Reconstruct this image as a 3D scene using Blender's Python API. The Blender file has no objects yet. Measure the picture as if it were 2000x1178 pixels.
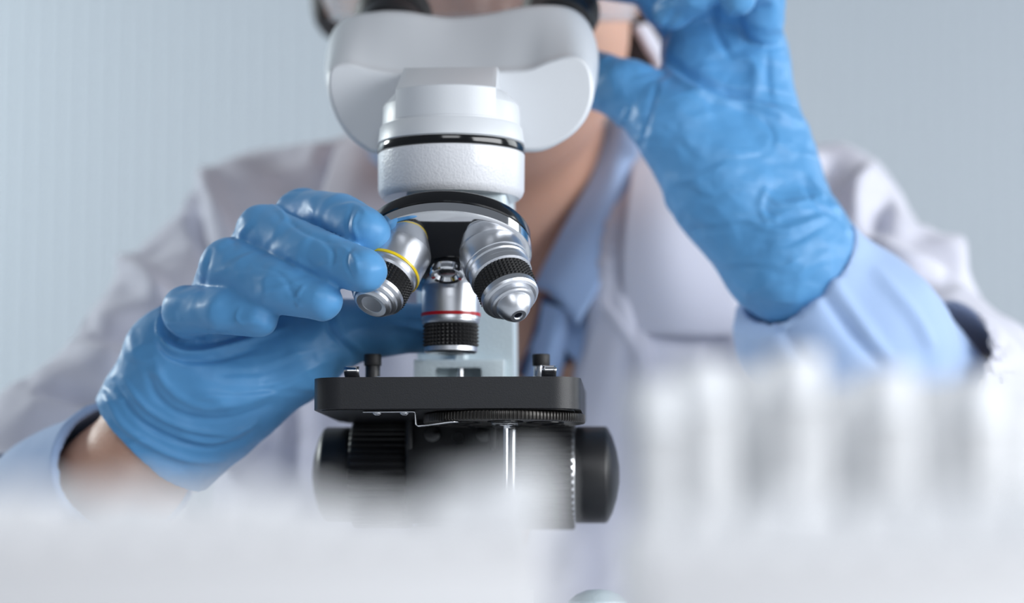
import bpy, bmesh, math, random
import numpy as np
from mathutils import Vector, Matrix, noise

random.seed(4)
C = bpy.context.scene.collection
SC = bpy.context.scene

# ------------------------------------------------------------------ camera
F = 5000.0                     # focal length in pixels of the 2000x1178 frame
CAM = Vector((0.0, -1.134, 0.080))
PITCH = math.atan(511 / F)
cam_d = bpy.data.cameras.new('camera')
cam = bpy.data.objects.new('camera', cam_d)
C.objects.link(cam)
cam.location = CAM
cam.rotation_euler = (math.pi / 2 + PITCH, 0, 0)
cam_d.sensor_width = 36
cam_d.lens = F / 2000 * 36
cam_d.clip_start = 0.02
cam_d.dof.use_dof = True
cam_d.dof.focus_distance = 1.085
cam_d.dof.aperture_fstop = 4.3
SC.camera = cam

# ------------------------------------------------------------------ world, light, exposure
SC.view_settings.view_transform = 'Standard'
SC.view_settings.look = 'None'
SC.view_settings.gamma = 1
SC.view_settings.exposure = 0.03
w = bpy.data.worlds.new('world')
SC.world = w
w.use_nodes = True
bg = w.node_tree.nodes['Background']
bg.inputs[0].default_value = (0.80, 0.88, 1.0, 1)
bg.inputs[1].default_value = 0.21


def area(name, loc, target, sx, sy, power, col):
    d = bpy.data.lights.new(name, 'AREA')
    d.shape = 'RECTANGLE'
    d.size, d.size_y, d.energy, d.color = sx, sy, power, col
    o = bpy.data.objects.new(name, d)
    C.objects.link(o)
    o.location = loc
    o.rotation_euler = (Vector(target) - Vector(loc)).to_track_quat('-Z', 'Y').to_euler()
    return o


area('window_light', (1.75, -1.0, 0.62), (0.0, 0.05, 0.2), 1.9, 0.9, 45, (0.96, 0.98, 1.0))
area('front_fill_light', (0.0, -1.9, 1.0), (-0.05, -0.3, 0.15), 0.9, 0.6, 8, (0.93, 0.96, 1.0))  # added fill from behind the camera, brightens the foreground racks; not a real fixture
area('wall_glow_light', (-1.5, 0.95, 0.75), (-0.62, 1.32, 0.30), 0.5, 0.26, 22, (0.93, 1.0, 0.99))  # added lamp that lays a bright patch on the left wall; no window there
area('rear_right_fill_light', (1.75, 0.75, 0.75), (0.1, 0.12, 0.25), 0.8, 0.9, 10, (0.93, 0.98, 1.0))  # added light behind right to brighten the right glove's outer side; no actual window


# ------------------------------------------------------------------ helpers
def ray(px, py):
    u, v = (px - 1000) / F, (589 - py) / F
    c, s = math.cos(PITCH), math.sin(PITCH)
    return u, c - v * s, s + v * c


def P(px, py, y):
    """world point at depth plane y (metres) for a place noted on the reference"""
    dx, dy, dz = ray(px, py)
    t = (y - CAM.y) / dy
    return Vector((dx * t, y, CAM.z + dz * t))


def project(co):
    """world coordinates (n,3) -> reference positions (n,2)"""
    d = co - np.array(CAM)
    c, s = math.cos(PITCH), math.sin(PITCH)
    dep = d[:, 1] * c + d[:, 2] * s
    up = -d[:, 1] * s + d[:, 2] * c
    return np.stack([1000 + F * d[:, 0] / dep, 589 - F * up / dep], 1)


def lin(r, g, b):
    f = lambda c: (c / 255 / 12.92) if c / 255 <= 0.04045 else ((c / 255 + 0.055) / 1.055) ** 2.4
    return (f(r), f(g), f(b), 1)


def mat(name, col, rough=0.5, metal=0.0, bump=None, spec=0.5, coat=0.0, vary=0.0, sheen=0.0, sss=0.0):
    """bump = (scale, strength, detail, stretch)"""
    m = bpy.data.materials.new(name)
    m.use_nodes = True
    nt = m.node_tree
    b = nt.nodes['Principled BSDF']
    b.inputs['Base Color'].default_value = col
    b.inputs['Roughness'].default_value = rough
    b.inputs['Metallic'].default_value = metal
    b.inputs['Specular IOR Level'].default_value = spec
    b.inputs['Coat Weight'].default_value = coat
    b.inputs['Sheen Weight'].default_value = sheen
    if sss:
        b.inputs['Subsurface Weight'].default_value = sss
        b.inputs['Subsurface Radius'].default_value = (0.012, 0.005, 0.003)
        b.inputs['Subsurface Scale'].default_value = 0.6
    tc = nt.nodes.new('ShaderNodeTexCoord')
    mp = nt.nodes.new('ShaderNodeMapping')
    nt.links.new(tc.outputs['Object'], mp.inputs[0])
    n = nt.nodes.new('ShaderNodeTexNoise')
    sc = bump[0] if bump else 60
    n.inputs['Scale'].default_value = sc
    n.inputs['Detail'].default_value = bump[2] if bump else 3
    if bump and len(bump) > 3:
        mp.inputs['Scale'].default_value = bump[3]
        mp.inputs['Rotation'].default_value = (0, 0.6, 0.2)
    nt.links.new(mp.outputs[0], n.inputs['Vector'])
    if bump:
        bp = nt.nodes.new('ShaderNodeBump')
        bp.inputs['Strength'].default_value = bump[1]
        bp.inputs['Distance'].default_value = bump[4] if len(bump) > 4 else 0.001
        nt.links.new(n.outputs['Fac'], bp.inputs['Height'])
        nt.links.new(bp.outputs[0], b.inputs['Normal'])
    rg = nt.nodes.new('ShaderNodeMapRange')
    rg.inputs['To Min'].default_value = 1 - vary
    rg.inputs['To Max'].default_value = 1 + vary
    nt.links.new(n.outputs['Fac'], rg.inputs['Value'])
    mx = nt.nodes.new('ShaderNodeVectorMath')
    mx.operation = 'SCALE'
    mx.inputs[0].default_value = col[:3]
    nt.links.new(rg.outputs[0], mx.inputs['Scale'])
    nt.links.new(mx.outputs[0], b.inputs['Base Color'])
    return m


def clear_mat(name, col, fac, rough=0.1):
    """thin clear plastic: part see-through, part glossy/diffuse"""
    m = bpy.data.materials.new(name)
    m.use_nodes = True
    nt = m.node_tree
    b = nt.nodes['Principled BSDF']
    b.inputs['Base Color'].default_value = col
    b.inputs['Roughness'].default_value = rough
    out = nt.nodes['Material Output']
    t = nt.nodes.new('ShaderNodeBsdfTransparent')
    mx = nt.nodes.new('ShaderNodeMixShader')
    lw = nt.nodes.new('ShaderNodeLayerWeight')
    lw.inputs[0].default_value = 0.35
    mr = nt.nodes.new('ShaderNodeMapRange')
    mr.inputs['To Min'].default_value = fac
    mr.inputs['To Max'].default_value = min(1, fac + 0.45)
    nt.links.new(lw.outputs['Facing'], mr.inputs['Value'])
    nt.links.new(mr.outputs[0], mx.inputs[0])
    nt.links.new(t.outputs[0], mx.inputs[1])
    nt.links.new(b.outputs[0], mx.inputs[2])
    nt.links.new(mx.outputs[0], out.inputs[0])
    return m


def ridged(m, dist=0.8):
    for n in m.node_tree.nodes:
        if n.type == 'TEX_NOISE':
            n.noise_type = 'RIDGED_MULTIFRACTAL'
            n.inputs['Distortion'].default_value = dist
    return m


M = dict(
    enamel=mat('white_enamel', lin(218, 220, 225), 0.32, bump=(900, 0.25, 2), coat=0.3),
    plastic=mat('off_white_plastic', lin(208, 212, 217), 0.38, bump=(1500, 0.05, 2)),
    arm=mat('pale_grey_enamel', lin(206, 220, 226), 0.4, bump=(900, 0.2, 2)),
    black=mat('black_satin_metal', lin(26, 27, 31), 0.42, bump=(2500, 0.08, 2), vary=0.05),
    gloss=mat('gloss_black', lin(10, 11, 14), 0.12, spec=0.6),
    rib=mat('worn_black_metal', lin(60, 58, 56), 0.35, 0.6),
    rubber=mat('black_rubber', lin(24, 24, 26), 0.55, bump=(1200, 0.15, 2)),
    knob=mat('black_knob_plastic', lin(17, 18, 22), 0.42, bump=(1200, 0.1, 2)),
    chrome=mat('polished_chrome', (0.72, 0.73, 0.75, 1), 0.07, 1.0),
    satin=mat('satin_aluminium', (0.66, 0.68, 0.72, 1), 0.36, 1.0, bump=(400, 0.03, 2)),
    steel=mat('steel', (0.6, 0.61, 0.63, 1), 0.22, 1.0),
    red=mat('red_band_paint', lin(176, 18, 30), 0.3),
    yellow=mat('yellow_band_paint', lin(226, 196, 30), 0.3),
    bluep=mat('blue_band_paint', lin(60, 110, 190), 0.3),
    glass=mat('dark_lens_glass', lin(20, 24, 34), 0.05, spec=0.9),
    glove=ridged(mat('blue_nitrile', lin(88, 154, 208), 0.45, bump=(34, 0.8, 3, (1, 1, 2.2), 0.0035), vary=0.05, sheen=0.08, spec=0.4)),
    skin=mat('skin', lin(204, 158, 136), 0.5, bump=(500, 0.2, 3), vary=0.06, sss=0.15),
    coat=mat('lab_coat_cotton', lin(210, 211, 224), 0.85, bump=(700, 0.2, 3), sheen=0.2),
    shirt=mat('pale_blue_shirt_cotton', lin(160, 186, 224), 0.8, bump=(800, 0.2, 3), sheen=0.2),
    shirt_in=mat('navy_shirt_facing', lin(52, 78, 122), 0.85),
    hair=mat('dark_brown_hair', lin(38, 26, 22), 0.5, bump=(300, 0.6, 3, (1, 1, 0.1))),
    lip=mat('lip_skin', lin(176, 98, 92), 0.45),
    eye=mat('eye_white', lin(225, 225, 222), 0.2),
    iris=mat('brown_iris', lin(46, 28, 20), 0.15),
    goggle=clear_mat('clear_goggle_plastic', lin(200, 208, 218), 0.10),
    tube=clear_mat('milky_tube_plastic', lin(244, 245, 247), 0.64, 0.25),
    cap=mat('white_cap_plastic', lin(238, 240, 243), 0.45),
    rack=mat('white_rack_plastic', lin(236, 236, 238), 0.5),
    liquid=mat('pale_sample', lin(240, 236, 232), 0.4),
    table=mat('white_bench_top', lin(226, 228, 232), 0.45),
    wallm=mat('grey_wall_paint', lin(172, 181, 190), 0.4, bump=(40, 0.05, 2)),
)


def link(name, me, m, parent=None):
    o = bpy.data.objects.new(name, me)
    C.objects.link(o)
    if m is not None:
        me.materials.append(m)
    if parent is not None:
        o.parent = parent
    return o


def from_bm(name, bm, m, parent=None, sharp=35, M4=None):
    if M4 is not None:
        bm.transform(M4)
    bmesh.ops.recalc_face_normals(bm, faces=bm.faces[:])
    me = bpy.data.meshes.new(name)
    bm.to_mesh(me)
    bm.free()
    me.shade_smooth()
    if sharp is not None:
        me.set_sharp_from_angle(angle=math.radians(sharp))
    return link(name, me, m, parent)


mm = 0.001


def axis_frame(o, d, xh=(1, 0, 0)):
    """matrix whose +Z is d, origin o"""
    d = Vector(d).normalized()
    x = Vector(xh)
    x = (x - d * x.dot(d)).normalized()
    y = d.cross(x)
    m = Matrix(((x.x, y.x, d.x, o[0]), (x.y, y.y, d.y, o[1]), (x.z, y.z, d.z, o[2]), (0, 0, 0, 1)))
    return m


def lathe_bm(prof, seg=96, closed=False):
    """prof = [(s, r)] in mm, around +Z"""
    bm = bmesh.new()
    rings = []
    for s, r in prof:
        if r < 1e-4:
            rings.append([bm.verts.new((0, 0, s * mm))])
        else:
            rings.append([bm.verts.new((r * mm * math.cos(2 * math.pi * i / seg), r * mm * math.sin(2 * math.pi * i / seg), s * mm)) for i in range(seg)])
    pairs = list(zip(rings, rings[1:]))
    if closed:
        pairs.append((rings[-1], rings[0]))
    for a, b in pairs:
        for i in range(seg):
            j = (i + 1) % seg
            if len(a) == 1 and len(b) == 1:
                continue
            if len(a) == 1:
                bm.faces.new((a[0], b[i], b[j]))
            elif len(b) == 1:
                bm.faces.new((a[i], a[j], b[0]))
            else:
                bm.faces.new((a[i], a[j], b[j], b[i]))
    return bm


def capped(prof):
    return [(prof[0][0], 0)] + list(prof) + [(prof[-1][0], 0)]


def bevel_prof(z0, z1, r, b=0.6):
    return [(z0, r - b), (z0 + b * 0.3, r - b * 0.3), (z0 + b, r), (z1 - b, r), (z1 - b * 0.3, r - b * 0.3), (z1, r - b)]


def knurl_bm(z0, z1, r, nu, nv, h):
    """pyramid-knurled ring"""
    bm = bmesh.new()
    g = [[bm.verts.new((r * mm * math.cos(2 * math.pi * i / nu), r * mm * math.sin(2 * math.pi * i / nu), (z0 + (z1 - z0) * j / nv) * mm)) for i in range(nu)] for j in range(nv + 1)]
    for j in range(nv):
        for i in range(nu):
            a = 2 * math.pi * (i + .5) / nu
            c = bm.verts.new(((r + h) * mm * math.cos(a), (r + h) * mm * math.sin(a), (z0 + (z1 - z0) * (j + .5) / nv) * mm))
            q = [g[j][i], g[j][(i + 1) % nu], g[j + 1][(i + 1) % nu], g[j + 1][i]]
            for k in range(4):
                bm.faces.new((q[k], q[(k + 1) % 4], c))
    for row in (g[0], g[-1]):
        bm.faces.new(row)
    return bm


def ribbed_bm(z0, z1, r, n, h, b=1.0, duty=0.5):
    """axial ribs around a drum, +Z axis"""
    bm = bmesh.new()
    seg = n * 6
    rings = []
    for z, off in ((z0, -b), (z0 + b * .4, -b * .3), (z0 + b, 0), (z1 - b, 0), (z1 - b * .4, -b * .3), (z1, -b)):
        ring = []
        for i in range(seg):
            t = (i % 6) / 6.0
            rr = r + off - (h if t >= duty else 0)
            a = 2 * math.pi * i / seg
            ring.append(bm.verts.new((rr * mm * math.cos(a), rr * mm * math.sin(a), z * mm)))
        rings.append(ring)
    for a, b2 in zip(rings, rings[1:]):
        for i in range(seg):
            j = (i + 1) % seg
            bm.faces.new((a[i], a[j], b2[j], b2[i]))
    bm.faces.new(rings[0])
    bm.faces.new(rings[-1])
    return bm


def box_bm(x0, x1, y0, y1, z0, z1, bev=0.6, seg=3):
    bm = bmesh.new()
    bmesh.ops.create_cube(bm, size=1)
    for v in bm.verts:
        v.co = Vector(((x0 + x1) / 2 + v.co.x * (x1 - x0), (y0 + y1) / 2 + v.co.y * (y1 - y0), (z0 + z1) / 2 + v.co.z * (z1 - z0))) * mm
    if bev:
        bmesh.ops.bevel(bm, geom=bm.edges[:], offset=bev * mm, segments=seg, affect='EDGES', profile=0.5)
    return bm


def prism_bm(pts, axis, a0, a1, bev=0.0):
    """closed outline pts (mm) extruded along axis 'x','y','z' from a0 to a1"""
    bm = bmesh.new()

    def mk(p, a):
        u, v = p
        return {'x': (a, u, v), 'y': (u, a, v), 'z': (u, v, a)}[axis]
    lo = [bm.verts.new(Vector(mk(p, a0)) * mm) for p in pts]
    hi = [bm.verts.new(Vector(mk(p, a1)) * mm) for p in pts]
    n = len(pts)
    for i in range(n):
        bm.faces.new((lo[i], lo[(i + 1) % n], hi[(i + 1) % n], hi[i]))
    f1 = bm.faces.new(lo)
    f2 = bm.faces.new(hi)
    if bev:
        es = list(set(list(f1.edges) + list(f2.edges)))
        bmesh.ops.bevel(bm, geom=es, offset=bev * mm, segments=3, affect='EDGES', profile=0.5)
    return bm


def round_rect(x0, x1, y0, y1, r, n=10):
    pts = []
    for cx, cy, a in ((x1 - r, y1 - r, 0), (x0 + r, y1 - r, 90), (x0 + r, y0 + r, 180), (x1 - r, y0 + r, 270)):
        for k in range(n + 1):
            t = math.radians(a + 90 * k / n)
            pts.append((cx + r * math.cos(t), cy + r * math.sin(t)))
    return pts


def empty(name, loc, label, cat, group=None, rz=0):
    o = bpy.data.objects.new(name, None)
    C.objects.link(o)
    o.location = loc
    o.rotation_euler = (0, 0, rz)
    o['label'] = label
    o['category'] = cat
    if group:
        o['group'] = group
    return o


def cr(pts, n, closed=False):
    """Catmull-Rom through pts (tuples), n samples per span"""
    pts = [np.array(p, float) for p in pts]
    N = len(pts)
    out = []
    spans = N if closed else N - 1
    for i in range(spans):
        g = (lambda k: pts[k % N]) if closed else (lambda k: pts[min(max(k, 0), N - 1)])
        p0, p1, p2, p3 = g(i - 1), g(i), g(i + 1), g(i + 2)
        for k in range(n):
            t = k / n
            out.append(0.5 * ((2 * p1) + (-p0 + p2) * t + (2 * p0 - 5 * p1 + 4 * p2 - p3) * t * t + (-p0 + 3 * p1 - 3 * p2 + p3) * t ** 3))
    if not closed:
        out.append(pts[-1])
    return out


def resample(pts, n, closed=True):
    pts = np.array(pts)
    q = np.vstack([pts, pts[:1]]) if closed else pts
    L = np.concatenate([[0], np.cumsum(np.linalg.norm(np.diff(q, axis=0), axis=1))])
    t = np.linspace(0, L[-1], n + 1)[:-1] if closed else np.linspace(0, L[-1], n)
    return np.stack([np.interp(t, L, q[:, k]) for k in range(q.shape[1])], 1)


# ---- implicit surfaces: smooth unions of tapered limbs, turned into one skin
def d_cone(X, a, b, ra, rb):
    a, b = np.array(a, np.float32), np.array(b, np.float32)
    ba = b - a
    l2 = float(ba @ ba) + 1e-12
    pa = [X[i] - a[i] for i in range(3)]
    h = np.clip((pa[0] * ba[0] + pa[1] * ba[1] + pa[2] * ba[2]) / l2, 0, 1)
    d = np.sqrt(sum((pa[i] - ba[i] * h) ** 2 for i in range(3)))
    return d - (ra + (rb - ra) * h)


def d_ell(X, c, r, R=None):
    p = [X[i] - c[i] for i in range(3)]
    if R is not None:
        p = [sum(R[j][i] * p[j] for j in range(3)) for i in range(3)]
    k0 = np.sqrt(sum((p[i] / r[i]) ** 2 for i in range(3)))
    k1 = np.sqrt(sum((p[i] / r[i] ** 2) ** 2 for i in range(3))) + 1e-9
    return k0 * (k0 - 1) / k1


def prim_box(p):
    if p[0] == 'c':
        a, b, ra, rb = np.array(p[1]), np.array(p[2]), p[3], p[4]
        return np.minimum(a - ra, b - rb), np.maximum(a + ra, b + rb)
    c = np.array(p[1])
    R = max(p[2]) if len(p) > 4 and p[4] is not None else None
    r = np.array([R] * 3 if R else p[2])
    return c - r, c + r


def sdf_field(layers, res, lo, shape, grow=0.0):
    ax = [lo[i] + res * np.arange(shape[i], dtype=np.float32) for i in range(3)]
    total = np.full(shape, 0.03, np.float32)
    for prims in layers:
        f = np.full(shape, 0.03, np.float32)
        for p in prims:
            k = p[5] if p[0] == 'c' else p[3]
            mn, mx = prim_box(p)
            mg = k + 3 * res + abs(grow)
            i0 = np.clip(((mn - mg - lo) / res).astype(int), 0, np.array(shape) - 1)
            i1 = np.clip(((mx + mg - lo) / res).astype(int) + 2, 1, np.array(shape))
            if np.any(i1 <= i0):
                continue
            sl = tuple(slice(i0[i], i1[i]) for i in range(3))
            X = np.meshgrid(ax[0][sl[0]], ax[1][sl[1]], ax[2][sl[2]], indexing='ij', sparse=True)
            if p[0] == 'c':
                d = d_cone(X, p[1], p[2], p[3], p[4])
            else:
                d = d_ell(X, p[1], p[2], p[4] if len(p) > 4 else None)
            a = f[sl]
            if k > 0:
                h = np.clip(0.5 + 0.5 * (a - d) / k, 0, 1)
                f[sl] = a * (1 - h) + d * h - k * h * (1 - h)
            else:
                f[sl] = np.minimum(a, d)
        kk = 0.0022
        h = np.clip(0.5 + 0.5 * (total - f) / kk, 0, 1)
        total = total * (1 - h) + f * h - kk * h * (1 - h)
    return total - grow, ax


def surfnet(f, lo, res):
    s = f < 0
    nx, ny, nz = f.shape
    cnt = np.zeros((nx - 1, ny - 1, nz - 1), np.int8)
    for dx in (0, 1):
        for dy in (0, 1):
            for dz in (0, 1):
                cnt += s[dx:nx - 1 + dx, dy:ny - 1 + dy, dz:nz - 1 + dz]
    act = (cnt > 0) & (cnt < 8)
    I, J, K = np.nonzero(act)
    acc = np.zeros((len(I), 3))
    num = np.zeros(len(I))
    cor = [(0, 0, 0), (1, 0, 0), (0, 1, 0), (1, 1, 0), (0, 0, 1), (1, 0, 1), (0, 1, 1), (1, 1, 1)]
    V = [f[I + c[0], J + c[1], K + c[2]] for c in cor]
    for a in range(8):
        for b in range(a + 1, 8):
            if sum(abs(cor[a][i] - cor[b][i]) for i in range(3)) != 1:
                continue
            m = (V[a] < 0) != (V[b] < 0)
            t = np.where(m, V[a] / np.where(m, V[a] - V[b], 1), 0)
            pa, pb = np.array(cor[a]), np.array(cor[b])
            acc += np.where(m[:, None], pa + (pb - pa) * t[:, None], 0)
            num += m
    co = acc / num[:, None] + np.stack([I, J, K], 1)
    co = np.array(lo) + co * res
    idx = -np.ones(act.shape, np.int64)
    idx[I, J, K] = np.arange(len(I))
    quads = []
    for ax in range(3):
        o = [1, 2, 0][ax], [2, 0, 1][ax]
        a = [slice(1, -1)] * 3
        b = [slice(1, -1)] * 3
        a[ax] = slice(0, f.shape[ax] - 1)
        b[ax] = slice(1, f.shape[ax])
        sa, sb = s[tuple(a)], s[tuple(b)]
        g = np.argwhere(sa != sb)
        flip = sa[tuple(g.T)]
        base = g.copy()
        for k in range(3):
            if k != ax:
                base[:, k] += 1
        def cell(d1, d2):
            q = base.copy()
            q[:, o[0]] -= d1
            q[:, o[1]] -= d2
            return idx[q[:, 0], q[:, 1], q[:, 2]]
        q = np.stack([cell(1, 1), cell(0, 1), cell(0, 0), cell(1, 0)], 1)
        q[~flip] = q[~flip][:, ::-1]
        quads.append(q)
    q = np.vstack(quads)
    q = q[(q >= 0).all(1)]
    return co, q


def relax(co, q, it=2, lam=0.5):
    for _ in range(it):
        acc = np.zeros_like(co)
        n = np.zeros(len(co))
        for k in range(4):
            a, b = q[:, k], q[:, (k + 1) % 4]
            np.add.at(acc, a, co[b])
            np.add.at(acc, b, co[a])
            np.add.at(n, a, 1)
            np.add.at(n, b, 1)
        co = co + lam * (acc / np.maximum(n, 1)[:, None] - co)
    return co


def vnormals(co, q):
    nrm = np.cross(co[q[:, 2]] - co[q[:, 0]], co[q[:, 3]] - co[q[:, 1]])
    vn = np.zeros_like(co)
    for k in range(4):
        np.add.at(vn, q[:, k], nrm)
    return vn / (np.linalg.norm(vn, axis=1)[:, None] + 1e-12)


def to_mesh(name, co, q):
    me = bpy.data.meshes.new(name)
    me.vertices.add(len(co))
    me.vertices.foreach_set('co', co.astype(np.float32).ravel())
    me.loops.add(len(q) * 4)
    me.loops.foreach_set('vertex_index', q.astype(np.int32).ravel())
    me.polygons.add(len(q))
    me.polygons.foreach_set('loop_start', np.arange(0, len(q) * 4, 4, dtype=np.int32))
    me.update(calc_edges=True)
    me.validate()
    me.shade_smooth()
    return me


def bounds(layers, pad):
    mn = np.full(3, 1e9)
    mx = np.full(3, -1e9)
    for l in layers:
        for p in l:
            a, b = prim_box(p)
            mn, mx = np.minimum(mn, a), np.maximum(mx, b)
    return mn - pad, mx + pad


def implicit(layers, res, cut=None, edit=None, it=2, grow=0.0, lo_hi=None):
    lo, hi = lo_hi if lo_hi else bounds(layers, 0.006 + grow + res * 3)
    shape = tuple(int(x) for x in np.ceil((hi - lo) / res) + 1)
    f, ax = sdf_field(layers, res, lo, shape, grow)
    if cut:
        X = np.meshgrid(*ax, indexing='ij', sparse=True)
        for c in cut:
            f = np.maximum(f, c(X))
    co, q = surfnet(f, lo, res)
    co = relax(co, q, it)
    if edit:
        co = edit(co, vnormals(co, q))
    return co, q


def crease(co, vn, path, width, amp, y_rng=None):
    """fold along a path: amp>0 raises a ridge, amp<0 presses a groove; width in frame px"""
    px = project(co)
    view = co - np.array(CAM)
    facing = (vn * view).sum(1) < 0
    best = np.full(len(co), 1e9)
    pts = np.array(cr(path, 8))
    lo, hi = pts.min(0) - width * 3, pts.max(0) + width * 3
    near = facing & (px[:, 0] > lo[0]) & (px[:, 0] < hi[0]) & (px[:, 1] > lo[1]) & (px[:, 1] < hi[1])
    if y_rng:
        near &= (co[:, 1] > y_rng[0]) & (co[:, 1] < y_rng[1])
    ii = np.nonzero(near)[0]
    if not len(ii):
        return co
    p = px[ii]
    d = np.full(len(ii), 1e9)
    tt = np.zeros(len(ii))
    n = len(pts) - 1
    for k in range(n):
        a, b = pts[k], pts[k + 1]
        ab = b - a
        h = np.clip(((p - a) @ ab) / (ab @ ab + 1e-9), 0, 1)
        dd = np.linalg.norm(p - a - h[:, None] * ab, axis=1)
        m = dd < d
        d[m] = dd[m]
        tt[m] = (k + h[m]) / n
    taper = np.sin(np.pi * np.clip(tt, 0.02, 0.98)) ** 0.5
    co = co.copy()
    co[ii] += vn[ii] * (amp * taper * np.exp(-(d / width) ** 2))[:, None]
    return co


def noise_push(co, vn, scale, amp, seed=0.0, stretch=(1, 1, 1), mask=None):
    out = co.copy()
    st = Vector(stretch)
    idx = range(len(co)) if mask is None else np.nonzero(mask)[0]
    for i in idx:
        v = Vector((co[i][0] * scale * st.x + seed, co[i][1] * scale * st.y, co[i][2] * scale * st.z))
        n = noise.noise(v) + 0.5 * noise.noise(v * 2.1)
        out[i] += vn[i] * (amp * n)
    return out


def sheet(name, rows, m, parent, thick=0.0018, sub=6, wave=0.0):
    """cloth panel lofted through rows of world points, with thickness"""
    rows = [cr([tuple(p) for p in r], sub) for r in rows]
    cols = list(zip(*rows))
    cols = [cr(c, sub) for c in cols]
    bm = bmesh.new()
    g = [[bm.verts.new(tuple(p)) for p in c] for c in cols]
    for i in range(len(g) - 1):
        for j in range(len(g[0]) - 1):
            bm.faces.new((g[i][j], g[i + 1][j], g[i + 1][j + 1], g[i][j + 1]))
    o = from_bm(name, bm, m, parent, sharp=None)
    s = o.modifiers.new('thickness', 'SOLIDIFY')
    s.thickness = thick
    s.offset = 0
    return o


def tube_bm(pts, r, seg=12, taper=None):
    """round bar through points (mm)"""
    bm = bmesh.new()
    rings = []
    n = len(pts)
    up = Vector((0, 0, 1))
    for i, p in enumerate(pts):
        a = Vector(pts[max(i - 1, 0)])
        b = Vector(pts[min(i + 1, n - 1)])
        d = (b - a).normalized()
        x = d.cross(up)
        if x.length < 1e-3:
            x = d.cross(Vector((0, 1, 0)))
        x.normalize()
        y = d.cross(x)
        rr = r if taper is None else taper[i]
        rings.append([bm.verts.new((Vector(p) + (x * math.cos(2 * math.pi * k / seg) + y * math.sin(2 * math.pi * k / seg)) * rr) * mm) for k in range(seg)])
    for a, b in zip(rings, rings[1:]):
        for k in range(seg):
            bm.faces.new((a[k], a[(k + 1) % seg], b[(k + 1) % seg], b[k]))
    bm.faces.new(rings[0])
    bm.faces.new(rings[-1])
    return bm


def bow(bm_dst, bm_src):
    """append bm_src into bm_dst"""
    me = bpy.data.meshes.new('tmp')
    bm_src.to_mesh(me)
    bm_src.free()
    bm_dst.from_mesh(me)
    bpy.data.meshes.remove(me)
    return bm_dst


# ------------------------------------------------------------------ setting
def struct(name, bm, m):
    o = from_bm(name, bm, m, None)
    o['kind'] = 'structure'
    return o


# ribbed back wall: shallow vertical corrugations
bm = bmesh.new()
xs = []
x = -2200.0
prof = []
while x < 2200:
    prof += [(x, 0.0), (x + 10.5, 0.0), (x + 12.0, 1.3), (x + 14.5, 1.3)]
    x += 16.0
lo_ = [bm.verts.new((p[0] * mm, 1.40 + p[1] * mm, 0.0 - 0.75)) for p in prof]
hi_ = [bm.verts.new((p[0] * mm, 1.40 + p[1] * mm, 1.9)) for p in prof]
for i in range(len(prof) - 1):
    bm.faces.new((lo_[i], lo_[i + 1], hi_[i + 1], hi_[i]))
bk = [bm.verts.new((x_, 1.46, z_)) for x_, z_ in ((-2.2, -0.75), (2.2, -0.75), (2.2, 1.9), (-2.2, 1.9))]
bm.faces.new(bk)
struct('wall_back', bm, M['wallm'])
struct('floor', box_bm(-2300, 2300, -2300, 1460, -800, -750, 0), M['table'])

# bench
bench = empty('lab_bench', (0, -0.45, 0), 'white laboratory bench that carries the microscope and the tube racks', 'table')
from_bm('bench_top', box_bm(-800, 800, -350, 590, -28, -0.5, 3), M['table'], bench)
for sx in (-740, 740):
    for sy in (-310, 550):
        from_bm('leg', box_bm(sx - 22, sx + 22, sy - 22, sy + 22, -750, -28.5, 2), M['arm'], bench)

# ------------------------------------------------------------------ microscope
YAW = -3.0
mic = empty('microscope', (-0.0272, 0, 0), 'white compound microscope with black stage between the two gloved hands', 'microscope', rz=math.radians(YAW))


def part(name, bm, m, parent=None, sharp=35, M4=None):
    return from_bm(name, bm, m, parent or mic, sharp, M4)


def L(px, py, y):
    """local microscope coordinates in mm; y = local depth in mm (yaw is small)"""
    yy = y * mm
    for _ in range(3):
        p = P(px, py, yy)
        q = Matrix.Rotation(-math.radians(YAW), 3, 'Z') @ (p - mic.location)
        yy += (y * mm - q.y)
    return q / mm


def zat(py, y):
    return L(880, py, y).z


# base
bs = round_rect(-66, 86, -70, 105, 24)
base = part('base', prism_bm(bs, 'z', 0.2, 60, 5), M['enamel'])
part('raised_deck', prism_bm(round_rect(-34, 34, -52, 60, 12), 'z', 59.5, 68, 3), M['enamel'], base)
part('lamp_housing', lathe_bm(capped([(67.5, 27), (71, 25.5), (72, 24)]), 64), M['enamel'])
part('field_lens', lathe_bm([(0, 0), (0, 16), (2, 16), (3.2, 10), (3.6, 0)], 48), M['glass'], base, M4=Matrix.Translation((0, 0, 72 * mm)))
part('switch_dome', lathe_bm([(-1, 14), (3, 13.5), (6, 10), (8, 5), (8.4, 0)], 48), M['arm'], base, M4=Matrix.Translation((L(1168, 1150, 20).x * mm, 20 * mm, 60 * mm)))
# arm: pillar with forward sweep at the top
zN0 = zat(385, 0)          # lower edge of neck cylinder
side = [(88, 58), (92, 90), (88, 150), (84, 200), (72, 236), (50, 252), (20, 256), (-12, 250), (-14, zN0 - 12), (14, zN0 - 13), (30, 222), (40, 200), (45, 160), (43, 100), (46, 58)]
bm = prism_bm([tuple(p) for p in cr(side, 4, True)], 'x', L(818, 650, 50).x, L(1003, 650, 50).x, 3)
part('arm', bm, M['arm'])
# lower pillar widens into the base
bm = prism_bm([(-27, 67), (30, 67), (27, 80), (24, 96), (-20, 96), (-24, 80)], 'y', 26, 90, 3)
part('pillar', bm, M['enamel'])

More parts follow.
